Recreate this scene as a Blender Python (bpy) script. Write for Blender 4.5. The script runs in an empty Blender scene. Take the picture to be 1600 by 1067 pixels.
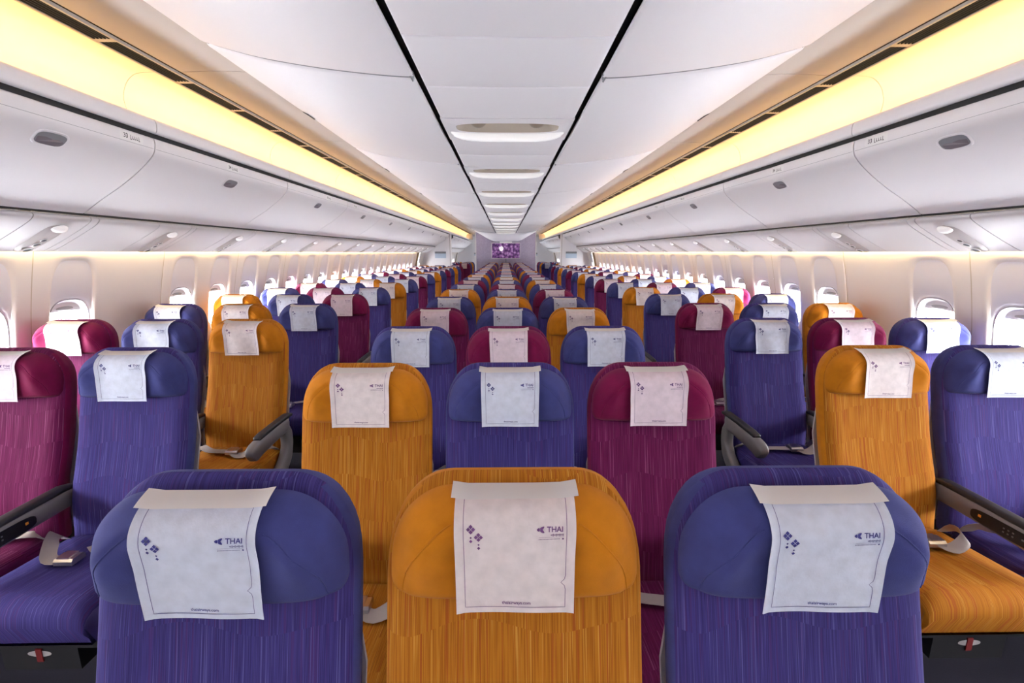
import bpy, math, random
from mathutils import Vector
random.seed(7)
S = bpy.context.scene
COL = S.collection
PI = math.pi

# ------------------------------------------------------------------ camera
cam = bpy.data.cameras.new('camera'); cam.lens = 16.0; cam.sensor_width = 36.0
cam.clip_start = 0.02
CAM = bpy.data.objects.new('camera', cam); COL.objects.link(CAM)
CAM.location = (-0.015, 0.0, 1.60)
CAM.rotation_euler = (math.radians(90 - 11.06), 0, math.radians(-0.8))
S.camera = CAM

# ------------------------------------------------------------------ world / exposure
W = bpy.data.worlds.new('sky'); S.world = W; W.use_nodes = True
bgn = W.node_tree.nodes['Background']
bgn.inputs[0].default_value = (0.93, 0.95, 1.0, 1); bgn.inputs[1].default_value = 85.0
S.view_settings.view_transform = 'Standard'; S.view_settings.look = 'None'
S.view_settings.gamma = 1.0; S.view_settings.use_curve_mapping = False
S.view_settings.exposure = -0.12
S.cycles.max_bounces = 10; S.cycles.diffuse_bounces = 8; S.cycles.transparent_max_bounces = 12
S.cycles.sample_clamp_indirect = 6.0; S.cycles.caustics_reflective = False; S.cycles.caustics_refractive = False
COVE_POWER = 13.5
WALLWASH_POWER = 32.0
for sx in (-1, 1):       # sampling portals at the two rows of windows (they emit nothing themselves)
    pl = bpy.data.lights.new('window_portal', 'AREA'); pl.shape = 'RECTANGLE'; pl.size = 18.4; pl.size_y = 0.5
    pl.cycles.is_portal = True
    po = bpy.data.objects.new('window_portal', pl); COL.objects.link(po)
    po.location = (sx * 3.03, 6.8, 1.09)
    po.rotation_euler = (PI / 2, 0, PI / 2 if sx > 0 else -PI / 2)   # -Z of the light looks into the cabin
    pl2 = pl.copy(); pl2.size = 9.0; p2 = bpy.data.objects.new('window_portal', pl2); COL.objects.link(p2)
    p2.location = (sx * 3.03, 22.3, 1.09); p2.rotation_euler = po.rotation_euler

# ------------------------------------------------------------------ materials
def mat(name, col, rough=0.5, metal=0.0, emit=None, estr=0.0, spec=None, bump=0.0, bscale=300.0, sheen=0.0, mottle=0.0, mscale=30.0):
    m = bpy.data.materials.new(name); m.use_nodes = True
    nt = m.node_tree; b = nt.nodes['Principled BSDF']
    b.inputs['Base Color'].default_value = (*col, 1); b.inputs['Roughness'].default_value = rough
    b.inputs['Metallic'].default_value = metal
    if spec is not None: b.inputs['Specular IOR Level'].default_value = spec
    if sheen: b.inputs['Sheen Weight'].default_value = sheen; b.inputs['Sheen Roughness'].default_value = 0.6
    if emit: b.inputs['Emission Color'].default_value = (*emit, 1); b.inputs['Emission Strength'].default_value = estr
    if bump or mottle:
        tc = nt.nodes.new('ShaderNodeTexCoord')
    if mottle:
        n = nt.nodes.new('ShaderNodeTexNoise'); n.inputs['Scale'].default_value = mscale; n.inputs['Detail'].default_value = 6
        nt.links.new(tc.outputs['Object'], n.inputs['Vector'])
        r = nt.nodes.new('ShaderNodeMapRange'); r.inputs[1].default_value = .3; r.inputs[2].default_value = .7
        r.inputs[3].default_value = 1 - mottle; r.inputs[4].default_value = 1 + mottle
        nt.links.new(n.outputs['Fac'], r.inputs[0])
        mx = nt.nodes.new('ShaderNodeVectorMath'); mx.operation = 'SCALE'; mx.inputs[0].default_value = col
        nt.links.new(r.outputs[0], mx.inputs['Scale']); nt.links.new(mx.outputs[0], b.inputs['Base Color'])
    if bump:
        n = nt.nodes.new('ShaderNodeTexNoise'); n.inputs['Scale'].default_value = bscale; n.inputs['Detail'].default_value = 3
        nt.links.new(tc.outputs['Object'], n.inputs['Vector'])
        bp = nt.nodes.new('ShaderNodeBump'); bp.inputs['Strength'].default_value = bump; bp.inputs['Distance'].default_value = .002
        nt.links.new(n.outputs['Fac'], bp.inputs['Height']); nt.links.new(bp.outputs[0], b.inputs['Normal'])
    return m

def fabric(name, base, streak, light, dark):
    """woven vertical streaks; UV in metres (u across, v along)"""
    m = bpy.data.materials.new(name); m.use_nodes = True
    nt = m.node_tree; N = nt.nodes; L = nt.links; b = N['Principled BSDF']
    b.inputs['Roughness'].default_value = .85; b.inputs['Specular IOR Level'].default_value = .15
    uv = N.new('ShaderNodeUVMap'); sep = N.new('ShaderNodeSeparateXYZ'); L.new(uv.outputs[0], sep.inputs[0])
    oi = N.new('ShaderNodeObjectInfo')
    def math_(op, a, c=None):
        n = N.new('ShaderNodeMath'); n.operation = op
        for i, x in enumerate((a, c)):
            if x is None: continue
            if isinstance(x, (int, float)): n.inputs[i].default_value = x
            else: L.new(x, n.inputs[i])
        return n.outputs[0]
    wob = math_('MULTIPLY', math_('SINE', math_('MULTIPLY', sep.outputs[0], 22.0)), 0.10)
    blk = math_('FLOOR', math_('ADD', math_('MULTIPLY', sep.outputs[1], 7.5), wob))
    off = math_('MULTIPLY', blk, 3.37)
    rnd = math_('MULTIPLY', oi.outputs['Random'], 31.0)
    off = math_('ADD', off, rnd)
    def noise(su, sv, extra):
        cx = N.new('ShaderNodeCombineXYZ')
        L.new(math_('MULTIPLY', sep.outputs[0], su), cx.inputs[0])
        L.new(math_('MULTIPLY', sep.outputs[1], sv), cx.inputs[1])
        L.new(math_('ADD', off, extra), cx.inputs[2])
        n = N.new('ShaderNodeTexNoise'); n.inputs['Scale'].default_value = 1; n.inputs['Detail'].default_value = 2
        L.new(cx.outputs[0], n.inputs['Vector']); return n.outputs['Fac']
    def ramp(f, a, c):
        r = N.new('ShaderNodeMapRange'); r.interpolation_type = 'SMOOTHSTEP'
        r.inputs[1].default_value = a; r.inputs[2].default_value = c; L.new(f, r.inputs[0]); return r.outputs[0]
    def mix(f, A, B):
        x = N.new('ShaderNodeMix'); x.data_type = 'RGBA'
        L.new(f, x.inputs[0])
        if isinstance(A, tuple): x.inputs[6].default_value = (*A, 1)
        else: L.new(A, x.inputs[6])
        x.inputs[7].default_value = (*B, 1); return x.outputs[2]
    fine = noise(620, 7, 0.0)
    c = mix(ramp(fine, .42, .62), base, dark)
    c = mix(math_('MULTIPLY', ramp(noise(170, 2.5, 7.7), .57, .66), .60), c, streak)
    c = mix(math_('MULTIPLY', ramp(noise(420, 3, 15.1), .59, .69), .62), c, light)
    L.new(c, b.inputs['Base Color'])
    bp = N.new('ShaderNodeBump'); bp.inputs['Strength'].default_value = .25; bp.inputs['Distance'].default_value = .002
    L.new(fine, bp.inputs['Height']); L.new(bp.outputs[0], b.inputs['Normal'])
    return m

M = {}
M['white'] = mat('white_plastic', (.80, .785, .81), .38, bump=.05, bscale=500)
M['bin'] = mat('bin_plastic', (.79, .775, .795), .55, bump=.10, bscale=350)
M['psu'] = mat('service_panel_plastic', (.60, .58, .59), .45, bump=.06, bscale=350)
M['pod'] = mat('pod_plastic', (.42, .39, .38), .4)
M['wall'] = mat('sidewall_plastic', (.88, .83, .785), .5, bump=.08, bscale=260)
M['reveal'] = mat('window_reveal_plastic', (.84, .82, .84), .5)
M['cove'] = mat('cove_plastic', (.86, .80, .70), .5)
M['valance'] = mat('valance_plastic', (.46, .43, .40), .5)
M['black'] = mat('black_gap', (.008, .008, .009), .7)
M['darkgrey'] = mat('dark_grey_plastic', (.045, .042, .048), .4)
M['block_shell'] = mat('light_block_shell', (.05, .05, .05), .9)
M['carpet'] = mat('carpet', (.012, .011, .025), .95, bump=.3, bscale=200)
M['lamp'] = mat('warm_lamp', (1, .8, .5), .5, emit=(1.0, .60, .20), estr=COVE_POWER)
M['wash'] = mat('warm_wash_lamp', (1, .8, .5), .5, emit=(1.0, .70, .32), estr=WALLWASH_POWER)
M['lens'] = mat('reading_lens', (.95, .95, .95), .25, emit=(1, .98, .97), estr=.18)
M['arm'] = mat('armrest_grey', (.17, .155, .155), .45)
M['pad'] = mat('armrest_pad', (.012, .010, .012), .5)
M['pcu'] = mat('remote_black', (.008, .007, .008), .35)
M['button'] = mat('remote_button', (.16, .16, .17), .4)
M['amber'] = mat('amber_button', (.8, .3, .03), .4)
M['belt'] = mat('belt_webbing', (.42, .38, .36), .7, bump=.2, bscale=600)
M['steel'] = mat('buckle_steel', (.62, .62, .64), .3, metal=1.0)
M['shell'] = mat('seat_shell_grey', (.42, .40, .41), .45)
M['frame'] = mat('seat_frame_black', (.010, .010, .012), .5)
M['dome'] = mat('dome_plastic', (.26, .21, .16), .35)
M['bar'] = mat('diffuser_bar', (.9, .9, .9), .3, emit=(1, 1, 1), estr=.30)
M['joint'] = mat('joint_filler', (.62, .54, .42), .6)
M['strip'] = mat('white_strip', (.82, .81, .80), .7)
M['placardw'] = mat('placard_white', (.82, .82, .82), .5)
M['red'] = mat('red_ribbon', (.14, .006, .008), .6)
M['ink'] = mat('black_ink', (.03, .03, .035), .6)
M['latchpad'] = mat('latch_paddle', (.16, .14, .16), .3)
M['latchframe'] = mat('latch_recess', (.22, .23, .25), .3)
M['bronze'] = mat('bronze_trim', (.22, .16, .09), .5)
M['beige'] = mat('beige_recess', (.46, .40, .33), .6)
M['purple'] = mat('purple_laminate', (.36, .32, .43), .6, mottle=.10, mscale=14)
M['blueplac'] = mat('placard_blue', (.45, .55, .66), .5)
M['greyplac'] = mat('placard_grey', (.20, .21, .23), .5)
M['silver'] = mat('silver_frame', (.75, .74, .74), .35)

m = bpy.data.materials.new('window_pane'); m.use_nodes = True
nt = m.node_tree; nt.nodes.clear()
o_ = nt.nodes.new('ShaderNodeOutputMaterial'); mx_ = nt.nodes.new('ShaderNodeMixShader'); mx_.inputs[0].default_value = .06
t_ = nt.nodes.new('ShaderNodeBsdfTransparent'); g_ = nt.nodes.new('ShaderNodeBsdfGlossy'); g_.inputs['Roughness'].default_value = .05
nt.links.new(t_.outputs[0], mx_.inputs[1]); nt.links.new(g_.outputs[0], mx_.inputs[2]); nt.links.new(mx_.outputs[0], o_.inputs[0])
M['pane'] = m

m = bpy.data.materials.new('screen_picture'); m.use_nodes = True
nt = m.node_tree; N = nt.nodes; b = N['Principled BSDF']; b.inputs['Roughness'].default_value = .25
tc = N.new('ShaderNodeTexCoord'); v = N.new('ShaderNodeTexVoronoi'); v.inputs['Scale'].default_value = 8
n = N.new('ShaderNodeTexNoise'); n.inputs['Scale'].default_value = 9; n.inputs['Detail'].default_value = 6
nt.links.new(tc.outputs['Object'], v.inputs['Vector']); nt.links.new(tc.outputs['Object'], n.inputs['Vector'])
ad = N.new('ShaderNodeMath'); ad.operation = 'MULTIPLY'; nt.links.new(v.outputs['Distance'], ad.inputs[0]); nt.links.new(n.outputs['Fac'], ad.inputs[1])
cr = N.new('ShaderNodeValToRGB'); cr.color_ramp.elements[0].position = .04; cr.color_ramp.elements[0].color = (.42, .28, .48, 1)
cr.color_ramp.elements[1].position = .36; cr.color_ramp.elements[1].color = (.04, .012, .07, 1)
e = cr.color_ramp.elements.new(.17); e.color = (.22, .09, .27, 1)
nt.links.new(ad.outputs[0], cr.inputs[0]); nt.links.new(cr.outputs[0], b.inputs['Base Color'])
nt.links.new(cr.outputs[0], b.inputs['Emission Color']); b.inputs['Emission Strength'].default_value = .45
M['screen'] = m

SEATC = {
 'blue':    dict(plain=(.040, .046, .165), base=(.043, .034, .160), streak=(.065, .022, .120), light=(.12, .11, .30), dark=(.028, .021, .110), cloth=(.66, .71, .83), ink=(.05, .05, .20)),
 'orange':  dict(plain=(.470, .165, .006), base=(.400, .150, .012), streak=(.280, .048, .012), light=(.60, .32, .06), dark=(.285, .092, .007), cloth=(.84, .77, .77), ink=(.16, .07, .19)),
 'magenta': dict(plain=(.140, .003, .042), base=(.118, .008, .060), streak=(.075, .003, .030), light=(.28, .08, .18), dark=(.078, .004, .038), cloth=(.79, .68, .75), ink=(.13, .06, .19)),
}
for k, d in SEATC.items():
    d['m_plain'] = mat(k + '_plain_fabric', d['plain'], .9, spec=.1, bump=.35, bscale=900, sheen=.06, mottle=.10, mscale=25)
    d['m_body'] = fabric(k + '_striped_fabric', d['base'], d['streak'], d['light'], d['dark'])
    d['m_cloth'] = mat(k + '_paper_cover', d['cloth'], .85, spec=.1, bump=.25, bscale=160, mottle=.07, mscale=45)
    d['m_ink'] = mat(k + '_cover_ink', d['ink'], .8, spec=.1)

# ------------------------------------------------------------------ mesh helpers
class MB:
    """collects verts / faces / optional uv (per vertex) / material index per face"""
    def __init__(s): s.v = []; s.f = []; s.uv = None; s.mi = []
    def add(s, vs, fs, mi=0):
        o = len(s.v); s.v += [tuple(p) for p in vs]; s.f += [tuple(i + o for i in f) for f in fs]; s.mi += [mi] * len(fs); return s
    def box(s, x0, x1, y0, y1, z0, z1, mi=0):
        vs = [(x, y, z) for z in (z0, z1) for y in (y0, y1) for x in (x0, x1)]
        return s.add(vs, [(0, 2, 3, 1), (4, 5, 7, 6), (0, 1, 5, 4), (2, 6, 7, 3), (0, 4, 6, 2), (1, 3, 7, 5)], mi)
    def grid(s, pts, mi=0, flip=False, close_u=False):
        R = len(pts); C = len(pts[0]); vs = [p for r in pts for p in r]; fs = []
        for i in range(R - 1):
            for j in range(C if close_u else C - 1):
                a, b_, c, d = i * C + j, i * C + (j + 1) % C, (i + 1) * C + (j + 1) % C, (i + 1) * C + j
                fs.append((a, d, c, b_) if flip else (a, b_, c, d))
        return s.add(vs, fs, mi)
    def tube(s, path, r, n=8, caps=True, mi=0):
        rings = []
        for i, p in enumerate(path):
            p = Vector(p); a = Vector(path[max(0, i - 1)]); b_ = Vector(path[min(len(path) - 1, i + 1)])
            t = (b_ - a).normalized(); up = Vector((0, 0, 1)) if abs(t.z) < .9 else Vector((1, 0, 0))
            u = t.cross(up).normalized(); w = u.cross(t)
            rings.append([p + (u * math.cos(2 * PI * k / n) + w * math.sin(2 * PI * k / n)) * r for k in range(n)])
        o = len(s.v); s.grid(rings, mi, close_u=True)
        if caps:
            s.f.append(tuple(o + k for k in range(n))); s.f.append(tuple(o + (len(path) - 1) * n + k for k in reversed(range(n)))); s.mi += [mi, mi]
        return s
    def prism_y(s, prof, y0, y1, caps=True, mi=0):
        """closed (x,z) polygon extruded along y"""
        n = len(prof); vs = [(x, y0, z) for x, z in prof] + [(x, y1, z) for x, z in prof]
        fs = [(i, (i + 1) % n, n + (i + 1) % n, n + i) for i in range(n)]
        if caps: fs += [tuple(range(n))[::-1], tuple(range(n, 2 * n))]
        return s.add(vs, fs, mi)
    def prism_x(s, prof, x0, x1, mi=0):
        """closed (y,z) polygon extruded along x"""
        n = len(prof); vs = [(x0, y, z) for y, z in prof] + [(x1, y, z) for y, z in prof]
        fs = [(i, (i + 1) % n, n + (i + 1) % n, n + i) for i in range(n)] + [tuple(range(n))[::-1], tuple(range(n, 2 * n))]
        return s.add(vs, fs, mi)
    def mesh(s, name, mats, smooth=None, fix=True):
        me = bpy.data.meshes.new(name); me.from_pydata(s.v, [], s.f); 
        if not isinstance(mats, (list, tuple)): mats = [mats]
        for q in mats: me.materials.append(q)
        if len(mats) > 1: me.polygons.foreach_set('material_index', s.mi)
        if s.uv:
            l = me.uv_layers.new(name='UVMap')
            for lp in me.loops: l.data[lp.index].uv = s.uv[lp.vertex_index]
        if fix:
            import bmesh
            bm = bmesh.new(); bm.from_mesh(me); bmesh.ops.recalc_face_normals(bm, faces=bm.faces[:]); bm.to_mesh(me); bm.free()
        if smooth is not None:
            me.polygons.foreach_set('use_smooth', [True] * len(me.polygons))
            if smooth < 179: me.set_sharp_from_angle(angle=math.radians(smooth))
        me.update(); return me

def ob(name, me, parent=None, loc=(0, 0, 0), rot=(0, 0, 0), scale=None):
    o = bpy.data.objects.new(name, me); COL.objects.link(o)
    if parent is not None: o.parent = parent
    o.location = loc; o.rotation_euler = rot
    if scale: o.scale = scale
    return o
def tag(o, label=None, cat=None, group=None, kind=None):
    if label: o['label'] = label
    if cat: o['category'] = cat
    if group: o['group'] = group
    if kind: o['kind'] = kind
    return o
def struct(name, me=None, parent=None, label=None, **k):
    o = ob(name, me, parent, **k)
    if parent is None: tag(o, label, kind='structure')
    return o
def lerp(a, b, t): return a + (b - a) * t
def smooth01(t): t = min(1, max(0, t)); return t * t * (3 - 2 * t)
def interp(prof, z):
    for (z0, x0), (z1, x1) in zip(prof, prof[1:]):
        if z <= z1 or (z1, x1) == prof[-1]:
            t = (z - z0) / (z1 - z0); return x0 + (x1 - x0) * t
def catmull(pts, n=6):
    out = []
    P = [pts[0]] + list(pts) + [pts[-1]]
    for i in range(1, len(P) - 2):
        for k in range(n):
            t = k / n; p0, p1, p2, p3 = P[i - 1], P[i], P[i + 1], P[i + 2]
            out.append(tuple(.5 * (2 * b + (c - a) * t + (2 * a - 5 * b + 4 * c - d) * t * t + (3 * b - a - 3 * c + d) * t ** 3) for a, b, c, d in zip(p0, p1, p2, p3)))
    out.append(tuple(pts[-1])); return out
def offset2d(path, d):
    out = []
    for i, p in enumerate(path):
        a = path[max(0, i - 1)]; b_ = path[min(len(path) - 1, i + 1)]
        tx, tz = b_[0] - a[0], b_[1] - a[1]; l = math.hypot(tx, tz) or 1
        out.append((p[0] - tz / l * d, p[1] + tx / l * d))
    return out
def slab(path, th, y0, y1, mi=0, mb=None, sx=1):
    """open (x,z) path given thickness th, extruded along y; sx mirrors x"""
    mb = mb or MB(); q = offset2d(path, th)
    poly = [(sx * x, z) for x, z in list(path) + q[::-1]]
    n = len(path); vs = [(x, y0, z) for x, z in poly] + [(x, y1, z) for x, z in poly]; m_ = len(poly)
    fs = [(i, (i + 1) % m_, m_ + (i + 1) % m_, m_ + i) for i in range(m_)]
    for i in range(n - 1):
        fs.append((i, i + 1, 2 * n - 2 - i, 2 * n - 1 - i)); fs.append((m_ + i, m_ + 2 * n - 1 - i, m_ + 2 * n - 2 - i, m_ + i + 1))
    return mb.add(vs, fs, mi)

def rolled(path, L, gap, rad, sx=1):
    """panel that follows the (x,z) path, its two ends rolled upwards"""
    st = [(gap, rad), (gap + .15 * rad, .45 * rad), (gap + .5 * rad, .12 * rad), (gap + rad, 0)]
    st = st + [(L - a, b) for a, b in st[::-1]]
    mb = MB(); mb.grid([[(sx * x, y, z + dz) for x, z in path] for y, dz in st]); return mb
_txt = {}
def text2d(s, size):
    """flat triangulated glyphs of the built-in font -> (verts2d, faces), centred"""
    key = (s, size)
    if key in _txt: return _txt[key]
    cu = bpy.data.curves.new('glyphs', 'FONT'); cu.body = s; cu.size = size; cu.align_x = 'CENTER'; cu.align_y = 'CENTER'; cu.resolution_u = 3; cu.offset = size * .018
    o = bpy.data.objects.new('glyphs', cu); COL.objects.link(o)
    dg = bpy.context.evaluated_depsgraph_get(); me = o.evaluated_get(dg).to_mesh()
    vs = [(v.co.x, v.co.y) for v in me.vertices]; fs = [tuple(p.vertices) for p in me.polygons]
    o.evaluated_get(dg).to_mesh_clear(); bpy.data.objects.remove(o); bpy.data.curves.remove(cu)
    _txt[key] = (vs, fs); return vs, fs

Y0, Y1, YEND = -1.6, 21.3, 28.0       # front bulkhead, far centre bulkhead, end of the side zones

# ================================================================== SETTING
# floor, and an unseen outer shell added to block light leaks
struct('floor', MB().box(-2.98, 2.98, Y0 - .1, YEND + .2, -.06, 0).mesh('floor', M['carpet']), label='dark carpet running under all the seats')
block_shell = MB()
block_shell.add([(-3.06, Y0 - .1, 1.62), (-3.06, YEND + .2, 1.62), (-3.06, YEND + .2, 2.72), (-3.06, Y0 - .1, 2.72)], [(0, 1, 2, 3)])
block_shell.add([(3.06, Y0 - .1, 1.62), (3.06, YEND + .2, 1.62), (3.06, YEND + .2, 2.72), (3.06, Y0 - .1, 2.72)], [(0, 3, 2, 1)])
block_shell.add([(-3.06, Y0 - .1, 2.72), (-3.06, YEND + .2, 2.72), (3.06, YEND + .2, 2.72), (3.06, Y0 - .1, 2.72)], [(0, 1, 2, 3)])
struct('trim_9', block_shell.mesh('light_block_shell', M['block_shell'], fix=False), label='dark unseen shell added behind the cabin panels to block light leaks')
struct('wall_front', MB().box(-3.06, 3.06, Y0 - .12, Y0 - .06, 0, 2.72).mesh('front_bulkhead', M['white']), label='plain white bulkhead ahead of the first seat row')
struct('wall_back', MB().box(-3.06, 3.06, YEND + .06, YEND + .12, 0, 2.72).mesh('rear_bulkhead', M['white']), label='white bulkhead closing the rear cabin behind the purple wall')

# ---- ceiling
ceil = struct('ceiling', label='white panelled cabin ceiling with two dark lengthwise channels')
CP = .525
MOD = 1.575
c0 = 1.885 - 7 * CP
ceil_end = 20.2
def centre_prof(): return [(-.408, 2.408), (-.402, 2.396), (-.39, 2.390), (-.2, 2.386), (0, 2.385), (.2, 2.386), (.39, 2.390), (.402, 2.396), (.408, 2.408)]
cpm = rolled(centre_prof(), CP, .0035, .010).mesh('ceiling_panel', M['white'], 60)
# panel that carries a recessed trough light: a hole 0.60 x 0.22 in its middle
TA = sorted([2 * PI * q / 48 for q in range(48)] + [math.atan2(b, a) % (2 * PI) for a in (-.405, .405) for b in (-.216, .301)])
def slot_pt(t, k, z):
    ct, st = math.cos(t), math.sin(t); e = 2 / 3.4
    return (.335 * k * abs(ct) ** e * (1 if ct >= 0 else -1), .22 + .118 * k * abs(st) ** e * (1 if st >= 0 else -1), z)
def trough_panel():
    def rc(t):
        ct, st = math.cos(t), math.sin(t)
        k_ = min(.405 / abs(ct) if abs(ct) > 1e-6 else 9, ((CP - .004 - .22) if st > 0 else .216) / abs(st) if abs(st) > 1e-6 else 9)
        return (ct * k_, .22 + st * k_, 2.388)
    return MB().grid([[(x, y_, 2.402) for x, y_, z_ in map(rc, TA)], [rc(t) for t in TA], [slot_pt(t, 1.0, 2.387) for t in TA], [slot_pt(t, .985, 2.392) for t in TA]], close_u=True).mesh('ceiling_panel_open', M['white'], 50)
tpm = trough_panel()
cjs = MB().box(-.40, .40, -.012, .012, 2.399, 2.402).mesh('joint_shade_strip_centre', M['greyplac'])  # grey strip stands in for the shade inside the centre joints
k = 0; y = c0; tidx = 0
TROUGH = []
while y + CP < ceil_end:
    j = round((y - 2.935) / CP)
    if j % 3 == 0 and y > 2:
        ob('ceiling_panel', tpm, ceil, (0, y, 0)); TROUGH.append(y)
    else: ob('joint_shade_strip', cjs, ob('ceiling_panel', cpm, ceil, (0, y, 0)))
    y += CP
yc_end = y
side_path = catmull([(.438, 2.412), (.440, 2.398), (.452, 2.390), (.60, 2.398), (.86, 2.425), (1.12, 2.465), (1.30, 2.508), (1.372, 2.530), (1.382, 2.540), (1.383, 2.556)], 4)
SP = 2.10
s0 = 2.31 - 2 * SP
for sx in (-1, 1):
    me = rolled(side_path, SP, .011, .022, sx).mesh('ceiling_side_panel', M['white'], 60)
    jst = slab(offset2d(side_path, .010), .003, -.034, .034, sx=sx).mesh('joint_shade_strip', M['greyplac'])  # shadow of the panel gap put in as a dark grey strip
    slot = MB().add([(sx * 1.372, 1.00, 2.5275), (sx * 1.352, 1.03, 2.5205), (sx * 1.352, 1.15, 2.5205), (sx * 1.372, 1.18, 2.5275),
                     (sx * 1.372, 1.00, 2.5245), (sx * 1.352, 1.03, 2.5155), (sx * 1.352, 1.15, 2.5155), (sx * 1.372, 1.18, 2.5245)],
                    [(0, 1, 2, 3), (4, 7, 6, 5), (0, 4, 5, 1), (1, 5, 6, 2), (2, 6, 7, 3), (3, 7, 4, 0)]).mesh('finger_slot', M['ink'])
    y = s0
    while y + SP < ceil_end + .8:
        p = ob('ceiling_side_panel', me, ceil, (0, y, 0)); ob('finger_slot', slot, p); ob('joint_shade_strip', jst, p); y += SP
    ys_end = y
    # dark channel strip
    ob('ceiling_channel', MB().box(min(sx * .40, sx * .445), max(sx * .40, sx * .445), Y0, Y1 + .5, 2.44, 2.45).mesh('ceiling_channel', M['black']), ceil)
# black backing above the panels (seen only through the joints)
ob('ceiling_backing', MB().box(-1.36, 1.36, Y0, Y1 + .6, 2.60, 2.61).mesh('ceiling_backing', M['black']), ceil)
# last stretch: swoops down towards the purple bulkhead
side_s = [(x, z) for x, z in side_path]
xs = [i / 30 * 1.383 for i in range(31)]
def base_z(x):
    if x < .44: return 2.388
    return interp([(a, b) for a, b in side_path[8:]], x) if x < side_path[-1][0] else 2.556
def drop(yv): return smooth01((yv - yc_end) / (Y1 - .05 - yc_end))
rows = []
for i in range(17):
    yv = lerp(yc_end + .004, Y1 + .02, i / 16)
    r = []
    for x in [-q for q in xs[:0:-1]] + xs:
        r.append((x, yv, base_z(abs(x)) - .30 * drop(yv) * (1 - smooth01((abs(x) - .45) / 1.0))))
    rows.append(r)
mb = MB().grid(rows); mb.grid([[(x, y_, z + .02) for x, y_, z in r] for r in rows])
ob('ceiling_end_panel', mb.mesh('ceiling_end_panel', M['white'], 179), ceil)
# ceiling panels continue above the rear side zones
for sx in (-1, 1):
    ob('ceiling_side_panel', MB().box(min(sx * .3, sx * 1.383), max(sx * .3, sx * 1.383), Y1 + .08, YEND + .05, 2.53, 2.55).mesh('ceiling_rear_panel', M['white']), ceil)

# ---- trough lights in the centre ceiling
def trough_light():
    w, ya, yb = .325, .105, .355
    n = 14
    rec = MB().grid([[slot_pt(t, k_, z_) for t in TA] for k_, z_ in ((.985, 2.391), (.975, 2.412), (.93, 2.436), (.84, 2.452), (.6, 2.458), (.02, 2.458))], close_u=True)
    bar = MB(); g = []
    for i in range(n * 2 + 1):
        u = -1 + i / n; e_ = (1 - abs(u) ** 5) ** .5 if abs(u) < 1 else 0
        cy = yb + .012 - .02 * (u ** 4) * 0 ; zz = 2.384
        g.append([(u * .375, cy + .026 * math.cos(a) * max(.12, e_) - .06 * u ** 4, zz - .046 * max(.1, e_) * max(0, math.sin(a)) + .006 * (math.sin(a) < 0)) for a in [2 * PI * q / 10 for q in range(10)]])
    bar.grid(g, close_u=True)
    spot = []
    for sx in (-1, 1):
        q = MB(); g = []
        for i in range(6):
            a = i / 5 * PI / 2
            g.append([(sx * .19 + .060 * math.cos(a) * math.cos(t), .24 + .060 * math.cos(a) * math.sin(t), 2.452 - .056 * math.sin(a)) for t in [2 * PI * z / 18 for z in range(18)]])
        q.grid(g, close_u=True); q.tube([(sx * .19 + .062 * math.cos(t), .24 + .062 * math.sin(t), 2.452) for t in [2 * PI * z / 24 for z in range(25)]], .0035, 6)
        spot.append(q.mesh('speaker_dome', M['dome'], 60))
    knob = []
    for sx in (-1, 1):
        q = MB(); g = []
        for i in range(7):
            a = -PI / 2 + i / 6 * PI
            g.append([(sx * .36 + .009 * math.cos(a) * math.cos(t), yb + .045 + .009 * math.cos(a) * math.sin(t), 2.384 + .008 * math.sin(a)) for t in [2 * PI * z / 12 for z in range(12)]])
        knob.append(q.grid(g, close_u=True).mesh('end_knob', M['white'], 179))
    return rec.mesh('recess', M['beige'], 60), bar.mesh('light_bar', M['bar'], 60), spot, knob
rec_me, bar_me, spot_me, knob_me = trough_light()
SIDEP = {-1: 'blue', 1: 'orange'}
ORD = ['first', 'second', 'third', 'fourth', 'fifth', 'sixth', 'seventh', 'eighth', 'ninth', 'tenth', 'eleventh', 'twelfth', 'thirteenth', 'fourteenth', 'fifteenth', 'sixteenth', 'seventeenth', 'eighteenth', 'nineteenth', 'twentieth', 'twenty-first', 'twenty-second', 'twenty-third', 'twenty-fourth', 'twenty-fifth', 'twenty-sixth', 'twenty-seventh', 'twenty-eighth', 'twenty-ninth', 'thirtieth']
ti = 0
for y in TROUGH:
    if y < 1: continue
    r = ob('ceiling_trough_light', None, None, (0, y, 0))
    tag(r, 'white recessed trough light in the centre ceiling, %s one ahead of the purple bulkhead' % ORD[len([q for q in TROUGH if q > y])] if y > TROUGH[-1] - 8 else 'white recessed trough light with beige recess, %s one along the centre ceiling' % ORD[ti], 'ceiling light', 'trough lights along the centre ceiling')
    ob('recess', rec_me, r); ob('light_bar', bar_me, r)
    for q in spot_me: ob('speaker_dome', q, r)
    for q in knob_me: ob('end_knob', q, r)
    ti += 1

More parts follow.
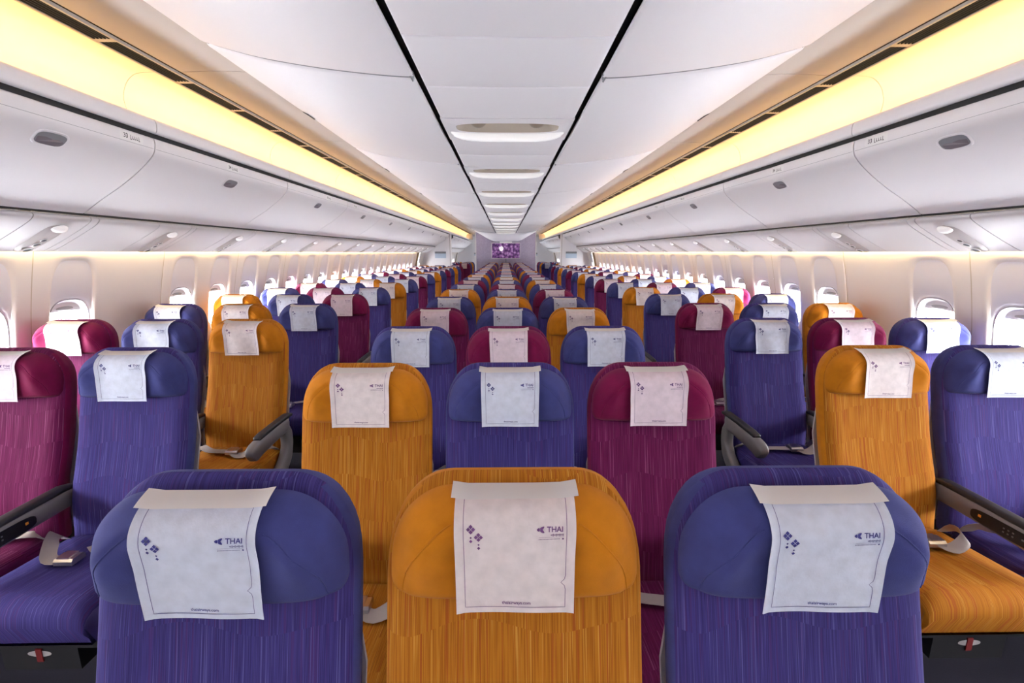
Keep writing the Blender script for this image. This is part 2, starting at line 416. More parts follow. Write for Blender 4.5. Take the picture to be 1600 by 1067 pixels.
# ---- coves: valance, air grilles, glowing cove, lip
JOINT0 = 2.72 - 3 * MOD
cove_path = catmull([(1.892, 2.556), (1.95, 2.556), (2.02, 2.545), (2.07, 2.500), (2.095, 2.43), (2.085, 2.36), (2.065, 2.31), (2.06, 2.262)], 5)
lip_path = catmull([(2.05, 2.262), (1.985, 2.262), (1.966, 2.305), (1.956, 2.316), (1.947, 2.305), (1.945, 2.28), (1.949, 2.256), (1.962, 2.250)], 4)
COVE_END = 25.2
for sx in (-1, 1):
    side = 'left' if sx < 0 else 'right'
    tr = struct('trim_%d' % (1 if sx < 0 else 2), label='lit cove above the overhead bins on the %s wall' % side)
    val = slab([(1.384, 2.556), (1.45, 2.562), (1.55, 2.564), (1.66, 2.562), (1.768, 2.558)], .012, .003, MOD - .003, sx=sx).mesh('valance_panel', M['valance'], 40)
    cov = slab(cove_path, .012, .0025, MOD - .0025, sx=sx).mesh('cove_panel', M['cove'], 60)
    lip = slab(lip_path, -.006, .0025, MOD - .0025, sx=sx).mesh('cove_lip', M['white'], 60)
    lamp = MB().tube([(sx * 2.012, .04, 2.288), (sx * 2.012, MOD - .04, 2.288)], .013, 8).mesh('lamp_tube', M['lamp'], 60)
    y = JOINT0
    while y + MOD < COVE_END + .5:
        ob('valance_panel', val, tr, (0, y, 0)); ob('cove_panel', cov, tr, (0, y, 0)); ob('cove_lip', lip, tr, (0, y, 0)); ob('lamp_tube', lamp, tr, (0, y, 0))
        y += MOD
    ylast = y
    # end cap with a dark yellow box, then the short rear cove
    a, b2 = sorted((sx * 1.76, sx * 2.11))
    ob('cove_end_cap', MB().box(a, b2, ylast, ylast + .1, 2.27, 2.57).mesh('cove_end_cap', M['valance']), tr)
    a, b2 = sorted((sx * 1.384, sx * 2.10))
    ob('rear_soffit', MB().box(a, b2, ylast + .1, YEND + .05, 2.555, 2.57).mesh('rear_soffit', M['cove']), tr)
    # grille
    fr = MB()
    for (x0, x1) in ((1.786, 1.797), (1.884, 1.894)):
        a, b2 = sorted((sx * x0, sx * x1)); fr.box(a, b2, 0, CP, 2.548, 2.562)
    a, b2 = sorted((sx * 1.786, sx * 1.894)); fr.box(a, b2, 0, .014, 2.550, 2.562); fr.box(a, b2, CP - .014, CP, 2.550, 2.562)
    gfr = fr.mesh('grille_frame', M['valance'])
    slat_ = MB()
    for q in range(5):
        xx = 1.809 + q * .0165
        a, b2 = sorted((sx * xx, sx * (xx + .004))); slat_.box(a, b2, .014, CP - .014, 2.550, 2.562)
    gsl = slat_.mesh('grille_slats', M['black'])
    y = 2.33 - 7 * CP
    while y + CP < ylast:
        g = ob('air_grille', gfr, tr, (0, y, 0)); ob('grille_slats', gsl, g)['kind'] = 'stuff'
        y += CP
    a, b2 = sorted((sx * 1.762, sx * 1.90))
    ob('grille_backing', MB().box(a, b2, Y0, ylast, 2.575, 2.58).mesh('grille_backing', M['black']), tr)
    # dark slot between lip and bin doors
    a, b2 = sorted((sx * 1.975, sx * 2.02))
    ob('bin_gap', MB().box(a, b2, Y0, ylast, 2.20, 2.258).mesh('bin_gap', M['black']), tr)

# ---- overhead bins
DOOR = catmull([(1.972, 2.2225), (1.963, 2.214), (1.964, 2.176), (1.985, 2.128), (2.067, 2.052), (2.184, 1.968), (2.286, 1.906), (2.372, 1.850), (2.405, 1.826), (2.418, 1.818)], 5)
def door_pt(h):    # (x, normal) at height z=h on the door
    for (x0, z0), (x1, z1) in zip(DOOR, DOOR[1:]):
        if z0 >= h >= z1 and z0 != z1:
            t = (z0 - h) / (z0 - z1); dx, dz = x1 - x0, z1 - z0; l = math.hypot(dx, dz)
            return lerp(x0, x1, t), (dz / l, -dx / l)
def latch_meshes(sx):
    """recessed pull: rim, dark cup, hinged paddle, laid on the door around z=2.10"""
    def P(a, b, d):   # a along y, b up the door, d out
        x, (nx, nz) = door_pt(2.092 + b * .82); return (sx * (x + nx * d), a, 2.092 + b * .82 + nz * d)
    def loop(w, h, d, n=28, e=3.2, c=0.0):
        out = []
        for q in range(n):
            t = 2 * PI * q / n; ct, st = math.cos(t), math.sin(t)
            out.append(P(w * abs(ct) ** (2 / e) * (1 if ct >= 0 else -1), c + h * abs(st) ** (2 / e) * (1 if st >= 0 else -1), d))
        return out
    rim = MB().grid([loop(.078, .037, .000), loop(.076, .036, .003), loop(.068, .029, .003), loop(.066, .027, .000)], close_u=True)
    cup = MB(); L0 = loop(.067, .028, .0022); cup.add(L0, [tuple(range(len(L0)))])
    pad = MB(); L1 = [P(-.060, .002, .003), P(-.030, .008, .006), (P(.0, .004, .008)), P(.030, .006, .006), P(.060, -.002, .003), P(.056, -.020, .004), P(.03, -.025, .006), P(-.03, -.025, .006), P(-.056, -.020, .004)]
    pad.add(L1, [tuple(range(len(L1)))])
    return rim.mesh('latch_rim', M['white'], 60), cup.mesh('latch_cup', M['latchframe']), pad.mesh('latch_paddle', M['latchpad'])
latch = {sx: latch_meshes(sx) for sx in (-1, 1)}
def door_strip(h0, h1, ya, yb, d, sx, n=3):
    g = []
    for i in range(n + 1):
        h = lerp(h0, h1, i / n); x, (nx, nz) = door_pt(h); g.append([(sx * (x + nx * d), ya, h + nz * d), (sx * (x + nx * d), yb, h + nz * d)])
    return g
def bin_meshes(L, sx):
    door = slab(DOOR, .010, .004, L - .004, sx=sx).mesh('bin_door', M['bin'], 50)
    inner = offset2d(DOOR, .012)
    body = MB().prism_y([(sx * x, z) for x, z in inner + [(2.80, 1.83), (2.95, 2.0), (2.95, 2.222), (2.0, 2.222)]], .001, L - .001).mesh('bin_body', M['darkgrey'])
    seam = MB().grid(door_strip(2.1655, 2.1640, .01, L - .01, .0006, sx, 1)).mesh('door_seam', M['latchframe'])
    return door, body, seam
binm = {}
BINS = [(.045, 1.575), (1.62, 1.10)]
BINS = [(-1.53, 1.575)] + BINS
y = 2.72
while y + MOD < 15.9: BINS.append((y, MOD)); y += MOD
BINS.append((y, 16.08 - y))
zone2 = []; y = 17.5
while y + MOD < YEND: zone2.append((y, MOD)); y += MOD
LABELS = [2.56 + .9 * q for q in range(16)]
bi = 0
for bidx, (y, L) in enumerate(BINS + zone2):
    for sx in (-1, 1):
        key = (round(L, 3), sx)
        if key not in binm: binm[key] = bin_meshes(L, sx)
        d, bo, se = binm[key]
        r = ob('overhead_bin', None, None, (0, y, 0))
        tail = 'on the side where the front aisle seat is ' + SIDEP[sx]
        if bidx < 2: lab = '%s bin behind front bulkhead, %s' % (ORD[bidx], tail)
        elif bidx == 2: lab = 'short white bin with plate 33, ' + tail
        elif bidx < len(BINS): lab = '%s bin after the plate-33 bin, %s' % (ORD[bidx - 3], tail)
        else: lab = '%s bin beyond the partition, %s' % (ORD[bidx - len(BINS)], tail)
        tag(r, lab, 'overhead bin', 'overhead bins along the two walls')
        ob('bin_body', bo, r); dd = ob('bin_door', d, r); ob('door_seam', se, dd)
        lt = ob('latch', latch[sx][0], r, (0, L / 2, 0)); ob('latch_cup', latch[sx][1], lt); ob('latch_paddle', latch[sx][2], lt)
        for n_, ly in enumerate(LABELS):
            if y + .07 <= ly < y + L - .07 + (.0 if n_ else .07) or (n_ == 0 and bidx == 2):
                ya = ly - y
                ya = min(ya, L - .085)
                pl = ob('row_plate', MB().grid(door_strip(2.212, 2.168, ya - .075, ya + .075, .0012, sx)).mesh('row_plate', M['placardw']), r)
                if n_ < 5:
                    inkm = MB()
                    def put(vs, fs, cy, cz, flip):
                        out = []
                        for a, b_ in vs:
                            h = cz + b_; x, (nx, nz) = door_pt(h); out.append((sx * (x + nx * .002), cy + (a if sx < 0 else -a), h + nz * .002))
                        inkm.add(out, fs)
                    sgn = 1 if sx < 0 else -1
                    put(*text2d('%d' % (33 + n_), .030), ya - sgn * .040, 2.190, 0)
                    # seat pictograms: small seated-figure marks
                    for q in range(5):
                        w_ = .0045
                        cy = ya - sgn * .006 + sgn * q * .0135
                        hgt = .011 if q in (0, 4) else .008
                        put([(-w_, -hgt), (w_, -hgt), (w_, -hgt + .004), (-.001, -hgt + .004), (-.001, hgt * .5), (-w_, hgt * .5)], [(0, 1, 2, 3), (0, 3, 4, 5)], cy, 2.188, 0)
                        put([(-.0045, hgt * .6), (-.001, hgt * .6), (-.001, hgt), (-.0045, hgt)], [(0, 1, 2, 3)], cy, 2.188, 0)
                    ob('plate_lettering', inkm.mesh('plate_lettering', M['ink'], fix=False), pl)

# ---- service panels under the bins + reading-light pods
PSU = catmull([(2.436, 1.806), (2.424, 1.797), (2.424, 1.782), (2.445, 1.762), (2.50, 1.728), (2.62, 1.662), (2.70, 1.622), (2.742, 1.606), (2.760, 1.614)], 4)
def psu_pt(x):
    for (x0, z0), (x1, z1) in zip(PSU[6:], PSU[7:]):
        if x0 <= x <= x1:
            t = (x - x0) / (x1 - x0); dx, dz = x1 - x0, z1 - z0; l = math.hypot(dx, dz); return lerp(z0, z1, t), (dz / l, -dx / l)
    return 1.61, (0, -1)
RP = .864
POD0 = 2.62
for sx in (-1, 1):
    side = 'left' if sx < 0 else 'right'
    tr = struct('trim_%d' % (3 if sx < 0 else 4), label='slanted white service panels under the bins along the %s wall' % side)
    cuts = []
    y = POD0 - 5 * RP
    while y < 15.2:
        cuts += [y - .185, y + .145, y + .20]; y += RP
    cuts = [c for c in cuts if c > Y0]
    cache = {}
    for a, b2 in zip(cuts, cuts[1:]):
        L = round(b2 - a, 4)
        if L not in cache: cache[L] = slab(PSU, .010, .003, L - .003, sx=sx).mesh('service_panel', M['psu'], 50)
        ob('service_panel', cache[L], tr, (0, a, 0))
    L = 10.4
    ob('service_panel', slab(PSU, .010, 0, L, sx=sx).mesh('service_panel_rear', M['psu'], 50), tr, (0, 17.5, 0))
    ob('service_panel', slab(PSU, .010, 0, 16.05 - cuts[-1], sx=sx).mesh('service_panel_end', M['psu'], 50), tr, (0, cuts[-1], 0))
    a, b2 = sorted((sx * 2.43, sx * 2.86))
    bk = slab(offset2d(PSU, .02), .004, Y0, 16.05, sx=sx)
    a, b2 = sorted((sx * 2.432, sx * 2.50))
    ob('gap_light_blocker', MB().box(a, b2, Y0, 16.05, 1.808, 1.826).mesh('gap_light_blocker', M['black']), tr)  # added black strip, blocks wash-lamp light so the gap stays dark
    ob('service_panel_backing', bk.mesh('service_backing', M['black']), tr)
    ob('wash_lamp', MB().tube([(sx * 2.785, Y0 + .1, 1.643), (sx * 2.785, 14.6, 1.643)], .012, 8).mesh('wash_lamp', M['wash'], 60), tr)
    # pod
    def pod():
        body = MB(); g = []
        n = 18
        for i in range(n + 1):
            t = i / n; x = lerp(2.462, 2.738, t); z, (nx, nz) = psu_pt(x)
            w = .062 * (1 - (2 * t - 1) ** 6) ** .5 * lerp(1.0, .72, t) if 0 < t < 1 else .002
            hgt = .022 * (1 - (2 * t - 1) ** 4) + .001
            ring = []
            for q in range(9):
                a = -1 + q / 4; hh = hgt * (1 - abs(a) ** 4)
                ring.append((sx * (x + nx * hh), a * w, z + nz * hh))
            g.append(ring)
        body.grid(g)
        cap = MB(); g = []
        for i in range(9):
            a = i / 8 * PI / 2
            ring = []
            for q in range(16):
                t = 2 * PI * q / 16; x = 2.482 + .026 * math.cos(a) * math.cos(t); z, (nx, nz) = psu_pt(max(2.45, x)); hh = .010 + .022 * math.sin(a)
                ring.append((sx * (x + nx * hh), .044 * math.cos(a) * math.sin(t), z + nz * hh))
            g.append(ring)
        cap.grid(g, close_u=True)
        vents = []
        for x, r_, ym in ((2.575, .014, -.012), (2.615, .017, -.014), (2.672, .021, -.014)):
            q = MB(); z, (nx, nz) = psu_pt(x); tx, tz = -nz, nx
            def R(rad, h): return [(sx * (x + tx * rad * math.cos(t) + nx * h), ym + rad * math.sin(t), z + tz * rad * math.cos(t) + nz * h) for t in [2 * PI * s_ / 18 for s_ in range(18)]]
            q.grid([R(r_ * 1.18, .020), R(r_ * 1.18, .026), R(r_, .027), R(r_, .023)], 0, close_u=True)
            c_ = R(r_, .0235); q.add(c_, [tuple(range(18))], 1)
            vents.append(q.mesh('air_vent', [M['silver'], M['ink']], 50))
        return body.mesh('pod_body', M['pod'], 60), cap.mesh('pod_lens', M['lens'], 179), vents
    pb, pc, pv = pod()
    q = 0; y = POD0 - RP * 4
    while y < 15.0:
        if y > -1:
            r = ob('reading_light_pod', None, None, (0, y, 0))
            tag(r, '%s reading light pod, on the side where the front aisle seat is %s' % (ORD[q], SIDEP[sx]), 'reading light', 'reading light pods under the bins'); q += 1
            ob('pod_body', pb, r); ob('pod_lens', pc, r)
            for v_ in pv: ob('air_vent', v_, r)
        y += RP

# ---- side walls with windows
WP = [(0.0, 2.90), (.30, 2.935), (.60, 2.955), (.85, 2.955), (1.05, 2.935), (1.25, 2.900), (1.45, 2.855), (1.62, 2.812), (1.70, 2.80)]
WPs = catmull(WP, 5)
def wall_x(z): return interp(WPs, z)
WIN = .53
WZ0, WZ1 = .50, 1.645
def tomb(t, grow=0.0):      # tombstone outline, angle t
    ct, st = math.cos(t), math.sin(t); e = 2 / 4.2
    return (.168 + grow) * abs(ct) ** e * (1 if ct >= 0 else -1) * (1.0 - .06 * st), 1.19 + (.375 + grow) * abs(st) ** e * (1 if st >= 0 else -1)
def oval(t, w, h, zc):
    ct, st = math.cos(t), math.sin(t); e = 2 / 3.0
    return w * abs(ct) ** e * (1 if ct >= 0 else -1), zc + h * abs(st) ** e * (1 if st >= 0 else -1)
NA = 48
def rect_pt(t):
    ct, st = math.cos(t), math.sin(t); hw = WIN / 2 - .0; zc = 1.19
    k_ = min(hw / abs(ct) if abs(ct) > 1e-6 else 1e9, ((WZ1 - zc) if st > 0 else (zc - WZ0)) / abs(st) if abs(st) > 1e-6 else 1e9)
    return ct * k_, zc + st * k_
ang = sorted([2 * PI * q / NA for q in range(NA)] + [math.atan2(dz, dy) % (2 * PI) for dy in (-WIN / 2, WIN / 2) for dz in [lerp(WZ0, WZ1, q / 14) - 1.19 for q in range(15)]])
def ring(fn, d, sx): return [(sx * (wall_x(z) + d), y, z) for y, z in (fn(t) for t in ang)]
def mixr(f, g_, w): return lambda t: tuple(lerp(a, b_, w) for a, b_ in zip(f(t), g_(t)))
wallm = {}
for sx in (-1, 1):
    surround = MB().grid([ring(mixr(rect_pt, tomb, w), 0, sx) for w in (0, .25, .5, .75, 1)] + [ring(lambda t: tomb(t, -.008), .006, sx), ring(lambda t: tomb(t, -.016), .011, sx)], close_u=True).mesh('wall_panel', M['wall'], 50)
    rev = MB().grid([ring(lambda t: tomb(t, -.016), .011, sx)] + [ring(mixr(lambda t: tomb(t, -.016), lambda t: oval(t, .158, .232, 1.082), w), .011 + .008 * w, sx) for w in (.33, .66, 1)] +
                    [ring(lambda t: oval(t, .142, .200, 1.082), .040, sx), ring(lambda t: oval(t, .124, .178, 1.082), .085, sx)], close_u=True).mesh('window_reveal', M['reveal'], 50)
    fr = MB().grid([ring(lambda t: oval(t, .150, .214, 1.082), .0300, sx), ring(lambda t: oval(t, .148, .212, 1.082), .0265, sx), ring(lambda t: oval(t, .145, .208, 1.082), .0275, sx), ring(lambda t: oval(t, .144, .206, 1.082), .037, sx)], close_u=True).mesh('window_frame', M['shell'], 50)
    pn = ring(lambda t: oval(t, .124, .178, 1.082), .084, sx)
    pane = MB().add(pn, [tuple(range(len(pn)))]).mesh('window_pane', M['pane'])
    # shade: only its bottom strip hangs into the opening, with an oval handle
    sh = MB(); g = []
    for zz in (1.284, 1.259, 1.234, 1.216, 1.212):
        g.append([(sx * (wall_x(zz) + (.060 if zz > 1.214 else .066)), yy, zz) for yy in [-.125 + .025 * q for q in range(11)]])
    shade = sh.grid(g).mesh('window_shade', M['reveal'], 60)
    hd = MB(); g = []
    for i in range(4):
        a = i / 3 * PI / 2
        g.append([(sx * (wall_x(1.229) + .059 - .008 * math.sin(a)), .062 * math.cos(a) * math.cos(t), 1.234 + .015 * math.cos(a) * math.sin(t)) for t in [2 * PI * q / 16 for q in range(16)]])
    handle = hd.grid(g, close_u=True).mesh('shade_handle', M['shell'], 60)
    plain = MB().grid([[(sx * (wall_x(z) + .003), -WIN / 2 - .012, z), (sx * (wall_x(z) + .003), WIN / 2 + .012, z)] for z in [lerp(WZ0, WZ1, q / 14) for q in range(15)]]).mesh('wall_panel_plain', M['wall'], 179)
    outer = MB()
    wallm[sx] = (surround, rev, fr, pane, shade, handle, plain)
wn = 1
for sx in (-1, 1):
    side = 'left' if sx < 0 else 'right'
    w = struct('wall_' + side, label='curved cream cabin wall on the %s with a row of windows' % side)
    surround, rev, fr, pane, shade, handle, plain = wallm[sx]
    # lower dado along the whole length
    ob('dado_panel', MB().grid([[(sx * wall_x(z), Y0 - .1, z), (sx * wall_x(z), YEND + .1, z)] for z in [lerp(0, WZ0, q / 6) for q in range(7)]]).mesh('dado_panel', M['wall'], 179), w)
    y = 3.07 - 9 * WIN; k = -9
    while y + WIN / 2 < 14.75:
        if k != 1 and y > -1.2:
            ob('wall_panel', surround, w, (0, y, 0))
            wi = struct('window_%d' % wn, None, label='oval cabin window, %s from the front bulkhead on the %s-fronted side' % (ORD[k + 8 if k < 2 else k + 7] if k + 8 < 30 else ORD[29], SIDEP[sx]), loc=(0, y, 0)); wn += 1
            ob('window_reveal', rev, wi); ob('window_frame', fr, wi); ob('pane', pane, wi); s_ = ob('window_shade', shade, wi); ob('shade_handle', handle, s_)
        else: ob('wall_panel', plain, w, (0, y, 0))
        last = y; y += WIN; k += 1
    yd = last + WIN / 2
    first = 3.07 - 9 * WIN - WIN / 2
    # joints between pairs of window panels: slim raised seams
    seam = MB().grid([[(sx * (wall_x(z) - .0012), -.003, z), (sx * (wall_x(z) - .0012), .003, z)] for z in [lerp(WZ0, 1.62, q / 14) for q in range(15)]]).mesh('panel_joint', M['joint'])
    y = 2.79 - 3 * 1.06
    while y < yd: ob('panel_joint', seam, w, (0, y, 0)); y += 1.06
    # windows of the rear zone
    y = 18.0; k = 0
    while y + WIN / 2 < 26.5:
        ob('wall_panel', surround, w, (0, y, 0))
        wi = struct('window_%d' % wn, None, label='oval cabin window, %s beyond the partition on the %s-fronted side' % (ORD[k], SIDEP[sx]), loc=(0, y, 0)); wn += 1; k += 1
        ob('window_reveal', rev, wi); ob('window_frame', fr, wi); ob('pane', pane, wi); s_ = ob('window_shade', shade, wi); ob('shade_handle', handle, s_)
        yr = y + WIN / 2; y += WIN
    DW = 15.5  # extra window added here so daylight reaches the partition
    ob('wall_panel', surround, w, (0, DW, 0))
    wi = struct('window_%d' % wn, None, label='exit door window added to light the partition on the %s-fronted side' % SIDEP[sx], loc=(0, DW, 0)); wn += 1
    ob('window_reveal', rev, wi); ob('window_frame', fr, wi); ob('pane', pane, wi); s_ = ob('window_shade', shade, wi); ob('shade_handle', handle, s_)
    for a, b2 in ((Y0 - .1, first), (yd, DW - WIN / 2), (DW + WIN / 2, 18.0 - WIN / 2), (yr, YEND + .1)):
        if b2 > a + .01: ob('wall_panel', MB().grid([[(sx * (wall_x(z) + .003), a - .012, z), (sx * (wall_x(z) + .003), b2 + .012, z)] for z in [lerp(WZ0, WZ1, q / 14) for q in range(15)]]).mesh('wall_panel_long', M['wall'], 179), w)
    # roof piece closing the wall top to the outer shell
    a, b2 = sorted((sx * 2.80, sx * 3.07))
    ob('wall_top', MB().box(a, b2, Y0 - .1, YEND + .1, 1.66, 1.672).mesh('wall_top', M['wall']), w)
    # exit door edge strips
    for yy, nm in ((14.85, 1), (26.8, 3)):
        d = struct('door_%d' % (nm + (sx > 0)), slab([(wall_x(z) - .004, z) for z in [lerp(.1, 1.60, q / 14) for q in range(15)]], .03, -.05, .05, sx=sx).mesh('door_edge_trim', M['bronze'], 50), label='bronze edge of the exit door on the %s wall' % side, loc=(0, yy, 0))
# ---- partitions by the exits
for sx in (-1, 1):
    side = 'left' if sx < 0 else 'right'
    a, b2 = sorted((sx * 1.90, sx * 2.95))
    p = struct('wall_partition_' + side, MB().box(a, b2, 16.10, 16.16, 0, 2.235).mesh('partition', M['white']), label='white partition beyond the last seat row on the %s' % side)
    a, b2 = sorted((sx * 1.885, sx * 1.925)); ob('edge_post', MB().box(a, b2, 16.07, 16.19, 0, 2.24).mesh('edge_post', M['reveal']), p)
    a, b2 = sorted((sx * 1.925, sx * 1.945)); ob('edge_groove', MB().box(a, b2, 16.085, 16.10, 0, 2.235).mesh('edge_groove', M['shell']), p)
    t = ob('notice_placard', None, None, (sx * 2.27, 16.095, 1.52)); tag(t, 'two-tone placard on the partition, on the side where the front aisle seat is ' + SIDEP[sx], 'placard', 'notice placards on the partitions')
    ob('placard_header', MB().box(-.19, .19, -.012, .004, .045, .11).mesh('placard_header', M['greyplac']), t)
    ob('placard_sheet', MB().box(-.19, .19, -.010, .004, -.11, .045).mesh('placard_sheet', M['blueplac']), t)
    t = ob('notice_placard', None, None, (sx * 1.78, YEND + .055, 1.50)); tag(t, 'small grey rear-bulkhead placard, on the side where the front aisle seat is ' + SIDEP[sx], 'placard', 'placards on the rear bulkhead')
    ob('placard_header', MB().box(-.13, .13, -.012, .004, .0, .09).mesh('placard_header_small', M['greyplac']), t)
    ob('placard_sheet', MB().box(-.13, .13, -.010, .004, -.09, .0).mesh('placard_sheet_small', M['blueplac']), t)

# ---- purple bulkhead with monitor
pw = struct('wall_purple', MB().box(-1.36, 1.36, Y1, Y1 + .06, 0, 2.62).mesh('purple_bulkhead', M['purple']), label='mottled purple bulkhead closing the centre block')
for sx in (-1, 1):
    a, b2 = sorted((sx * 1.355, sx * 1.39)); ob('edge_trim', MB().box(a, b2, Y1 - .01, Y1 + .07, 0, 2.54).mesh('edge_trim', M['silver']), pw)
mon = ob('wall_monitor', None, None, (0, Y1 - .001, 1.68)); tag(mon, 'wide wall monitor showing purple flowers on the purple bulkhead', 'monitor')
fw, fh = .655, .355
f_ = MB()
for (a, b2, c, d) in ((-fw, fw, fh - .022, fh), (-fw, fw, -fh, -fh + .022), (-fw, -fw + .022, -fh, fh), (fw - .022, fw, -fh, fh)): f_.box(a, b2, -.07, .0, c, d)
ob('monitor_frame', f_.mesh('monitor_frame', M['silver']), mon)
scr = ob('screen', MB().box(-fw + .02, fw - .02, -.055, -.005, -fh + .02, fh - .02).mesh('screen', M['screen']), mon)
blob = [(-.21 + .10 * math.cos(t) * (1 + .12 * math.sin(3 * t)), -.0565, .09 + .11 * math.sin(t) * (1 + .1 * math.cos(5 * t))) for t in [2 * PI * q / 24 for q in range(24)]]
ob('screen_blob', MB().add(blob, [tuple(range(24))]).mesh('white_blossom', mat('screen_white', (.5, .45, .5), .3, emit=(.85, .80, .88), estr=.8)), scr)  # white blob belonging to the screen picture
ob('cable_cover', MB().box(-.02, .02, -.03, .0, -.75, -fh).mesh('cable_cover', M['greyplac']), mon)
lb = ob('bulkhead_lamp', None, None, (0, Y1 - .02, 2.085)); tag(lb, 'short white lamp between monitor and ceiling on the purple bulkhead', 'lamp')
ob('lamp_housing', MB().box(-.29, .29, -.05, .02, -.01, .045).mesh('lamp_housing', M['white']), lb)
ob('lamp_diffuser', MB().box(-.28, .28, -.055, -.045, -.04, -.01).mesh('lamp_diffuser', M['lens']), lb)

# ================================================================== SEATS
def back_y(z):   # front face of backrest (y, towards camera negative)
    lum = -.022 * math.exp(-((z - .60) / .14) ** 2)
    return .030 + (z - 1.09) * (.235 if z < 1.09 else .12) + lum
def back_w(z):
    w = .2395
    if z > 1.015: t = min(1, (z - 1.005) / .192); w = .110 + .1295 * math.sqrt(max(0, 1 - t ** 2.3))
    return w
def pillow(zs, us, wfun, front, back, uvf=None):
    mb = MB(); uv = []
    F = [[(u * wfun(z), front(u, z), z) for u in us] for z in zs]
    B = [[(u * wfun(z), back(u, z), z) for u in us] for z in zs]
    mb.grid(F); uv += [(p[0], p[2]) for r in F for p in r]
    mb.grid(B, flip=True); uv += [(p[0] + .7, p[2]) for r in B for p in r]
    # stitch the borders
    R, C = len(zs), len(us); o = R * C
    brd = [(0, j) for j in range(C)] + [(i, C - 1) for i in range(1, R)] + [(R - 1, j) for j in range(C - 2, -1, -1)] + [(i, 0) for i in range(R - 2, 0, -1)]
    for (a, b_) in zip(brd, brd[1:] + brd[:1]):
        i0, i1 = a[0] * C + a[1], b_[0] * C + b_[1]; mb.f.append((i1, i0, o + i0, o + i1)); mb.mi.append(0)
    mb.uv = uv; return mb
US = [-1, -.992, -.97, -.93, -.87, -.78, -.66, -.5, -.33, -.16, 0, .16, .33, .5, .66, .78, .87, .93, .97, .992, 1]
ZTOP = 1.197
def top_round(z, z0=1.10): 
    return 1.0 if z < z0 else math.sqrt(max(0, 1 - ((z - z0) / (ZTOP - z0)) ** 2.4))
TH = .036
def b_front(u, z):
    e = (1 - abs(u) ** 12) ** .5 if abs(u) < 1 else 0
    bol = -.010 * math.exp(-((abs(u) - .78) / .16) ** 2) * smooth01((1.05 - z) / .15)
    mid = back_y(z) + TH
    return mid - (TH - bol) * e * top_round(z) 
def b_back(u, z):
    e = (1 - abs(u) ** 12) ** .5 if abs(u) < 1 else 0
    return back_y(z) + TH + .060 * e * top_round(z)
ZB = [.40, .43, .47, .52, .58, .64, .70, .76, .82, .88, .94, .985, 1.02, 1.05, 1.08, 1.105, 1.13, 1.15, 1.163, 1.174, 1.183, 1.190, 1.195, 1.197]

HZ0, HZ1 = .996, 1.181
def head_w(z):
    t = (z - HZ0) / (HZ1 - HZ0)
    if t < .16: w = .204 + .022 * math.sqrt(max(0, 1 - ((.16 - t) / .16) ** 2))
    elif t < .30: w = .226
    else: w = .112 + .114 * math.sqrt(max(0, 1 - ((t - .30) / .70) ** 2.0))
    return w
def head_base(z): return back_y(z) + .010
def head_front(u, z):
    x = abs(u) * head_w(z); t = (z - HZ0) / (HZ1 - HZ0)
    eu = (1 - abs(u) ** 5.0) ** .5 if abs(u) < 1 else 0
    et = math.sqrt(max(0, 1 - ((t - .70) / .30) ** 2)) if t > .70 else (math.sqrt(max(0, 1 - ((.10 - t) / .10) ** 2)) if t < .10 else 1)
    wing = .024 * math.exp(-((x - .168) / .038) ** 2) * smooth01((.92 - t) / .35) * smooth01(t / .55)
    P = .050 + wing + (z - 1.0) * .15
    E_ = (x / .200) ** 2 + (max(0, z - 1.0) / .172) ** 2
    crease = (.0050 * math.exp(-((E_ - 1) / .07) ** 2) + .012 * smooth01((E_ - 1) / .4)) * smooth01((x - .09) / .03)
    return head_base(z) - (P - crease) * eu * et
def head_back(u, z): return head_base(z) + .004
_u = [0, .06, .12, .18, .24, .30, .36, .42, .48, .53, .57, .61, .64, .67, .70, .73, .76, .79, .82, .85, .88, .91, .935, .955, .97, .983, .993, 1]
UH = [-q for q in _u[:0:-1]] + _u
ZH = [lerp(HZ0, HZ1, t) for t in (0, .01, .03, .06, .1, .14, .18, .22, .26, .3, .34, .38, .42, .46, .5, .54, .58, .62, .66, .7, .74, .78, .82, .855, .885, .91, .935, .957, .975, .988, .996, 1)]

